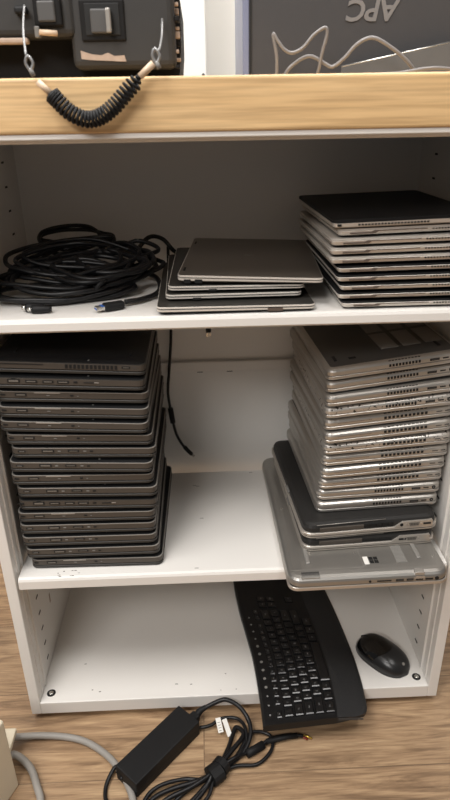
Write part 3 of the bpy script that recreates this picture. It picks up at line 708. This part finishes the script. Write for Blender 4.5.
# local -x end is the button end
def mouse_shell():
    mouse_part(-.0604, .0604, MATTE, 'body', 0, 0)
    b = MB(); n = 20; rings = []                                         # gloss cap over the button end with a curved rear edge
    for j in range(15):
        a = math.radians(22 + 136*j/14); ring = []
        xe = .016 - .020*abs(math.cos(a))**1.6
        for i in range(n+1):
            x = -.0600 + (xe+.0600)*i/n; q = x/.0605
            wy = .0370*(1-abs(q)**2.6)**.5*(1+.05*q); h = .0352*(1-abs(q)**2.8)**.55*(1-.14*q)
            ca, sa = math.cos(a), math.sin(a)
            ring.append(Vector((x, wy*abs(ca)**.8*(1 if ca > 0 else -1), h*sa**.85)))
        rings.append(ring)
    b.loops(rings, GLOSS, False, True, closed=False); o = b.build('button_cover', ms); o['label'] = 'gloss black button cover'
    b = MB(); b.tube([(-.052, 0, .0205), (-.045, 0, .0262), (-.037, 0, .0305)], .0028, RUB, 8, 3); b.build('scroll_wheel', ms)
    b = MB(); q = .0475/.0605; h = .0345*(1-q**2.8)**.55*(1-.14*q)
    T = Matrix.Translation((.0485, 0, h-.0005)) @ Matrix.Rotation(math.radians(48), 4, 'Y')
    b.loops([[Vector((.0034*math.cos(k*PI/8), .0034*math.sin(k*PI/8), z)) for k in range(16)] for z in (-.001, .0003)], GREYP, T=T)
    b.loops([[Vector((.0020*math.cos(k*PI/8), .0020*math.sin(k*PI/8), z)) for k in range(16)] for z in (-.001, .0006)], EDGE, T=T); b.build('logo', ms)
mouse_shell()
# ------------------------------------------------------------------ power adapter and its cords
ad = thing('power_adapter', 'black laptop power adapter with bundled cords lying on the floor in front of cabinet', 'power adapter', (-.1425, -.080, FZ))
Ta = Matrix.Translation((.1425, .080, -FZ))
ang = math.atan2(.118, .110)
T = Matrix.Translation((-.004, -.008, 0)) @ Matrix.Rotation(ang, 4, 'Z')
b = MB(); b.box((-.080, -.0275, .0005), (.080, .0275, .036), RUB, .0022, 2, T=T); b.box((-.0803, -.0278, .0165), (.0803, .0278, .0175), DARK, T=T)
b.box((.0795, -.018, .008), (.0812, .006, .030), DARK, T=T); b.build('brick', ad)
plugT = [(-.088, -.026, .036), (-.076, -.012, .036), (-.064, .003, .037)]
b = MB(); b.box((.079, -.0150, .010), (.096, .0040, .028), RUB, .004, 2, T=T)
q0 = T @ Vector((.094, -.0055, .019)); q1 = q0 + Vector((.008, .0045, .008)); q2 = q0 + Vector((.019, .0065, .0145))
b.tube([q0, q1, q2], lambda q: .0075-.003*q, RUB, 10, 6)
b.build('mains_plug', ad)
def P(x, y, z): return (x, y, FZ+z)
e = (q2.x-.1425-.002, q2.y-.080-.0005, q2.z-.001)
b = MB(); b.tube([(e[0], e[1], FZ+e[2]), P(-.034, -.0085, .039), P(-.018, -.0085, .041), P(.004, -.018, .034), P(.020, -.036, .022), P(.024, -.062, .016), P(.012, -.090, .010), P(-.012, -.112, .008), P(-.049, -.135, .010), P(-.085, -.150, .012), P(-.120, -.158, .010), P(-.150, -.170, .008), P(-.166, -.19, .006), P(-.15, -.21, .006), P(-.10, -.19, .006), P(-.06, -.155, .012), P(-.049, -.140, .018), P(-.02, -.105, .018), P(.010, -.065, .014), P(-.002, -.045, .010), P(-.010, -.06, .010), P(-.020, -.09, .013), P(-.040, -.128, .018), P(-.08, -.158, .018), P(-.13, -.178, .012), P(-.155, -.20, .006), P(-.12, -.215, .006), P(-.07, -.17, .010), P(-.052, -.142, .012)], .0042, CABL, 8, 6, T=Ta); b.build('mains_cord', ad)
d0 = T @ Vector((-.081, .010, .015)); d0 = (d0.x-.1425, d0.y-.080, FZ+d0.z)
b = MB(); b.tube([d0, P(-.222, -.115, .014), P(-.234, -.132, .008), P(-.238, -.152, .0045), P(-.233, -.172, .0045), P(-.215, -.19, .0045), P(-.19, -.20, .006), P(-.172, -.182, .008), P(-.158, -.162, .010), P(-.135, -.150, .012), P(-.10, -.142, .010), P(-.070, -.145, .012), P(-.05, -.135, .014)], .0036, CABL, 8, 6, T=Ta); b.build('output_cord', ad)
f0 = T @ Vector((.0805, -.020, .010)); f0 = (f0.x-.1425, f0.y-.080, FZ+f0.z)
b = MB(); b.tube([f0, P(-.052, -.040, .012), P(-.030, -.026, .012), P(.000, -.028, .012), P(.014, -.050, .014), P(.012, -.085, .010), P(-.012, -.112, .014), P(-.048, -.136, .008), P(-.09, -.160, .010), P(-.12, -.185, .006), P(-.10, -.205, .005), P(-.06, -.175, .006), P(-.044, -.140, .010), P(-.008, -.120, .006), P(.030, -.118, .005), P(.054, -.100, .005), P(.064, -.080, .005), P(.060, -.062, .006), P(.040, -.055, .008), P(.020, -.062, .010), P(-.004, -.10, .008), P(-.040, -.135, .012)], .0034, CABL, 8, 6, T=Ta)
b.tube([P(-.045, -.130, .010), P(-.012, -.112, .016), P(.010, -.098, .008), P(.034, -.088, .008), P(.060, -.072, .009), P(.090, -.066, .009), P(.112, -.0665, .008), P(.122, -.067, .006)], .0034, CABL, 8, 6, T=Ta); b.build('output_cord', ad)
b = MB(); b.tube([P(.014, -.099, .008), P(.024, -.094, .008), P(.046, -.082, .008)], .0078, RUB, 12, 1, T=Ta); b.build('ferrite', ad)
b = MB(); b.tube([P(.052, -.0775, .010), P(.090, -.0695, .009), P(.112, -.0665, .008)], .0052, RUB, 10, 1, T=Ta); b.build('cord_sleeve', ad)
b = MB(); b.tube([P(.118, -.0665, .006), P(.131, -.073, .004)], .0016, RED, 8, 1, T=Ta); b.tube([P(.124, -.0645, .006), P(.139, -.0715, .004)], .0018, GOLD, 8, 1, T=Ta); b.tube([P(.118, -.064, .007), P(.131, -.0655, .005)], .0014, CABL, 8, 1, T=Ta); b.build('bare_wire', ad)['label'] = 'red and yellow wire ends'
b = MB(); Tt = Matrix.Translation((-.045, -.137, FZ+.014)) @ Matrix.Rotation(math.radians(36), 4, 'Z')
b.loops([[Vector((x, .0185*math.cos(k*PI/8), .0145*math.sin(k*PI/8) - .0)) for k in range(16)] for x in (-.011, -.010, .010, .011)], RUB, T=Ta @ Tt)
b.loops([[Vector((x, .0165*math.cos(k*PI/8), .0155*math.sin(k*PI/8))) for k in range(16)] for x in (.011, .024)], RUB, T=Ta @ Tt @ Matrix.Rotation(.25, 4, 'Z')); b.build('cable_tie', ad)
b = MB(); Tl = Matrix.Translation((-.036, -.036, FZ+.018)) @ Matrix.Rotation(math.radians(12), 4, 'Z') @ Matrix.Rotation(math.radians(18), 4, 'X')
b.box((-.005, -.021, -.0003), (.005, .006, .0003), LABEL, T=Ta @ Tl)
for k in range(4): b.box((-.003, -.018+.005*k, .0003), (.0025, -.0172+.005*k, .0004), INK, T=Ta @ Tl)
Tl = Matrix.Translation((-.022, -.046, FZ+.0205)) @ Matrix.Rotation(math.radians(22), 4, 'Z') @ Matrix.Rotation(math.radians(30), 4, 'X')
b.box((-.0045, -.021, -.0003), (.0045, .010, .0003), LABEL, T=Ta @ Tl); b.build('cord_label', ad)['label'] = 'white folded cord label'
# ------------------------------------------------------------------ beige box with grey cables
bx_ = thing('beige_box', 'beige plastic box standing on the floor at the lower left with grey cables', 'box', (-.393, -.131, FZ), (0, 0, math.radians(-23)))
b = MB(); b.box((-.085, -.16, 0), (0, 0, .167), BEIGE, .004, 3); b.build('housing', bx_)
Tb = Matrix.Rotation(math.radians(23), 4, 'Z') @ Matrix.Translation((.393, .131, -FZ))
b = MB(); b.tube([P(-.440, -.100, .030), P(-.432, -.060, .024), P(-.395, -.043, .010), P(-.338, -.044, .0065), P(-.289, -.057, .0065), P(-.245, -.086, .0065), P(-.216, -.118, .0065), P(-.199, -.145, .0065), P(-.187, -.176, .0065), P(-.18, -.23, .0065)], .0062, GCABLE, 10, 6, T=Tb); b.build('cable', bx_)
b = MB(); b.tube([P(-.425, -.115, .030), P(-.412, -.088, .022), P(-.380, -.105, .010), P(-.358, -.142, .0065), P(-.346, -.170, .0065), P(-.34, -.23, .0065)], .0066, GCABLE, 10, 6, T=Tb); b.build('cable', bx_)
b = MB(); b.box((-.440, -.110, FZ+.036), (-.412, -.052, FZ+.046), BEIGE, .002, T=Tb); b.build('connector', bx_)
# ------------------------------------------------------------------ on the worktop
WZ = 1.132
cs = thing('rugged_case', 'dark rugged equipment case with a coiled tether, standing on the worktop at left', 'equipment case', (-.22, .14, WZ))
Tc = Matrix.Translation((.22, -.14, 0))
def cz(z): return z - WZ
b = MB()
prof = [(-.43, 0), (-.062, 0), (-.058, .04), (-.0575, .09), (-.066, .125), (-.43, .125)]
b.loops([[Vector((x, y, z)) for x, z in prof] for y in (.055, .27)], CASED, T=Tc)                      # dark lower body set back
b.box((-.43, .018, .047), (-.185, .06, .13), CASE, .008, 3, T=Tc)                                      # rounded front shell, upper left
b.box((-.192, .022, .012), (-.064, .06, .128), CASE, .009, 3, T=Tc)                                    # latch block body at right
b.build('body', cs)
b = MB(); b.box((-.43, .0175, .0405), (-.243, .03, .0470), SCUFF, .002, T=Tc); b.build('shell_lip', cs)['label'] = 'tan lower lip of the shell'
b = MB(); b.box((-.178, .0195, .042), (-.124, .024, .086), CASED, .002, T=Tc); b.box((-.172, .0185, .048), (-.130, .0225, .082), DARK, .001, T=Tc); b.build('latch_recess', cs)
b = MB(); b.box((-.165, .0150, .050), (-.140, .021, .076), CLIP, .002, T=Tc); b.box((-.146, .0100, .050), (-.140, .0135, .076), EDGE, .0015, T=Tc); b.build('latch_slide', cs)
b = MB(); rr = random.Random(4); pts = [(-.181, .0235), (-.170, .0222), (-.150, .0212), (-.126, .0200)]; top = [(-.128, .0270), (-.140, .0262), (-.148, .0300), (-.156, .0272), (-.168, .0285), (-.181, .0325)]
b.prism(pts+top, -.0006, .001, SCUFF, T=Tc @ Matrix(((1, 0, 0, 0), (0, 0, 1, .0219), (0, 1, 0, 0), (0, 0, 0, 1)))); b.build('scuff_patch', cs)['label'] = 'worn tan scuff on the dark case'
b = MB(); b.box((-.231, .012, .058), (-.198, .022, .088), CASED, .002, T=Tc); b.box((-.226, .0095, .062), (-.205, .0135, .084), CLIP, .002, T=Tc); b.build('hinge_clip', cs)
b = MB(); b.tube([(-.226, .010, .0515), (-.205, .010, .0500)], .0032, SLEEVE, 8, 1, T=Tc); b.box((-.232, .010, .046), (-.226, .018, .058), GREYP, .001, T=Tc); b.build('pin', cs)
b = MB(); b.box((-.253, .008, .070), (-.238, .020, .079), RUB, .003, T=Tc); b.build('grommet', cs)
for (x, z, s_) in ((-.0655, .08, .006), (-.064, .06, .004), (-.062, .035, .005), (-.061, .018, .004), (-.067, .075, .003)):
    pass
b = MB()
for k in range(12):
    z = .012+.0085*k; b.box((-.0655+rr.uniform(-.001, .003), .024+rr.uniform(0, .02), z), (-.0610+rr.uniform(0, .0030), .032+rr.uniform(0, .02), z+rr.uniform(.003, .008)), SCUFF if k % 3 else CASED, .001, T=Tc)
b.build('chipped_edge', cs)['label'] = 'chipped tan corner edge'
th = MB()
def W3(x, z, y=-.064): return (x, y, z-WZ)
# wires, clasps, sleeves and the coil as parts
b = MB(); b.tube([(-.2385, .004, .078), (-.2380, -.012, .062), (-.2335, -.040, .043), (-.2285, -.062, .022)], .0013, WIRE, 8, 5, T=Tc); b.build('wire_leader', cs); b = MB(); b.tube([(-.0790, .016, .064), (-.0790, -.010, .045), (-.0800, -.048, .030), (-.0810, -.062, .025)], .0013, WIRE, 8, 5, T=Tc); b.build('wire_leader', cs)
for (x, z) in ((-.2245, 1.1462), (-.0832, 1.1515)):
    b = MB(); b.tube([W3(x-.002, z+.007), W3(x+.003, z), W3(x-.001, z-.007), W3(x-.005, z)], .0016, WIRE, 8, 4, True, T=Tc); b.tube([W3(x-.001, z-.006), W3(x+.002, z-.013)], .0026, GREYP, 8, 1, T=Tc); b.build('swivel_clasp', cs)
b = MB(); b.tube([W3(-0.2188, 1.1275), W3(-0.2059, 1.1155)], .0036, SLEEVE, 10, 1, T=Tc); b.build('crimp_sleeve', cs)
b = MB(); b.tube([W3(-0.1037, 1.1308), W3(-0.0874, 1.1442)], .0038, SLEEVE, 10, 1, T=Tc); b.build('crimp_sleeve', cs)
ctr = spline([W3(-0.2059, 1.1155), W3(-0.2011, 1.1102), W3(-0.1876, 1.0963), W3(-0.1694, 1.0881), W3(-0.1522, 1.0905), W3(-0.1359, 1.1006), W3(-0.1196, 1.1160), W3(-0.1037, 1.1308)], 10)
n = len(ctr); hel = []; turns = 31; steps = turns*12
for i in range(steps+1):
    q = i/steps; f = q*(n-1); k = min(int(f), n-2); p = ctr[k].lerp(ctr[k+1], f-k); d = (ctr[min(k+1, n-1)]-ctr[max(k-1, 0)]).normalized()
    n1 = Vector((0, 1, 0)); n2 = d.cross(n1); a = 2*PI*turns*q; R = .0080*min(1, q*14, (1-q)*14)
    hel.append(p + (n1*math.cos(a)+n2*math.sin(a))*R)
b = MB(); b.tube(hel, .0019, RUB, 6, 1, T=Tc); b.build('coiled_tether', cs)['label'] = 'black spiral coil cord'
# charcoal box carrying upside-down letters
ap = thing('charcoal_box', 'charcoal box with upside-down grey capital letters, standing on the worktop at right', 'box', (.22, .24, WZ))
Tp = Matrix.Translation((-.22, -.24, 0))
b = MB(); b.box((.034, .14, 0), (.50, .34, .14), APCG, .003, T=Tp); b.build('housing', ap)
b = MB(); b.box((.0265, .1385, 0), (.036, .33, .14), APCE, .002, T=Tp); b.box((.0355, .1380, 0), (.0385, .145, .1405), DARK, T=Tp); b.build('bezel', ap)
b = MB(); T = Tp @ Matrix.Translation((.2065, .1395, 1.2185-WZ)) @ Matrix.Rotation(PI, 4, 'Y') @ Matrix.Rotation(-PI/2, 4, 'X') @ Matrix.Scale(-1, 4, (1, 0, 0))
R3 = Matrix(((-1, 0, 0), (0, 0, -1), (0, -1, 0))).to_4x4()                 # letter right -> -x, letter up -> -z, normal -> -y
T = Tp @ Matrix.Translation((.2065, .1395, 1.2195-WZ)) @ R3
b.text('APC', .036, .0008, APCL, T @ Matrix(((1, .18, 0, 0), (0, 1, 0, 0), (0, 0, 1, 0), (0, 0, 0, 1))) @ Matrix.Scale(1.05, 4, (1, 0, 0)), .0008); b.build('lettering', ap)
pt = thing('grey_plate', 'thin grey plate with a pale edge leaning in front of the charcoal box', 'plate', (.25, .115, WZ))
b = MB(); b.prism([(-.087, .004), (-.087, .016), (.09, .049), (.09, 0), (-.06, 0)], -.0012, .0012, PLATE, T=Matrix(((1, 0, 0, 0), (0, 0, 1, 0), (0, 1, 0, 0), (0, 0, 0, 1)))); b.build('sheet', pt)
b = MB(); b.tube([(-.087, 0, .016), (.09, 0, .049)], .0014, LIGHTM, 8, 1); b.build('edge_strip', pt)
g1 = thing('grey_cable', 'grey cable standing up in two loops on the worktop before the charcoal box', 'cable', (.09, .09, WZ))
Tg = Matrix.Translation((-.09, -.09, -WZ))
b = MB(); b.tube([(.070, .095, WZ+.003), (.069, .090, 1.160), (.0635, .088, 1.186), (.070, .088, 1.178), (.079, .088, 1.168), (.090, .088, 1.164), (.104, .086, 1.170), (.117, .084, 1.184), (.131, .082, 1.192), (.1345, .083, 1.185), (.130, .086, 1.165), (.1275, .090, 1.148), (.128, .097, WZ+.003), (.15, .10, WZ+.003)], .0022, GREYC, 8, 6, T=Tg); b.build('cord', g1)
g2 = thing('grey_lead', 'grey cable arching high across the right of the worktop in front of the plate', 'cable', (.18, .08, WZ))
Tg = Matrix.Translation((-.18, -.08, -WZ))
b = MB(); b.tube([(.080, .10, WZ+.003), (.088, .096, 1.147), (.105, .094, 1.158), (.118, .093, 1.1595), (.135, .092, 1.151), (.146, .090, 1.147), (.160, .084, 1.157), (.173, .080, 1.171), (.187, .076, 1.1785), (.200, .074, 1.1775), (.220, .074, 1.167), (.236, .076, 1.157), (.250, .080, 1.146), (.262, .086, WZ+.003)], .0024, GREYC, 8, 6, T=Tg); b.build('cord', g2)
g3 = thing('flat_grey_lead', 'low grey cable lying along the worktop edge at far right', 'cable', (.25, .07, WZ))
b = MB(); b.tube([(-.10, .03, .003), (-.06, .01, .004), (-.02, .0, .005), (.02, -.005, .010), (.05, 0, .009), (.09, .01, .004)], .0022, GREYC, 8, 5); b.build('cord', g3)
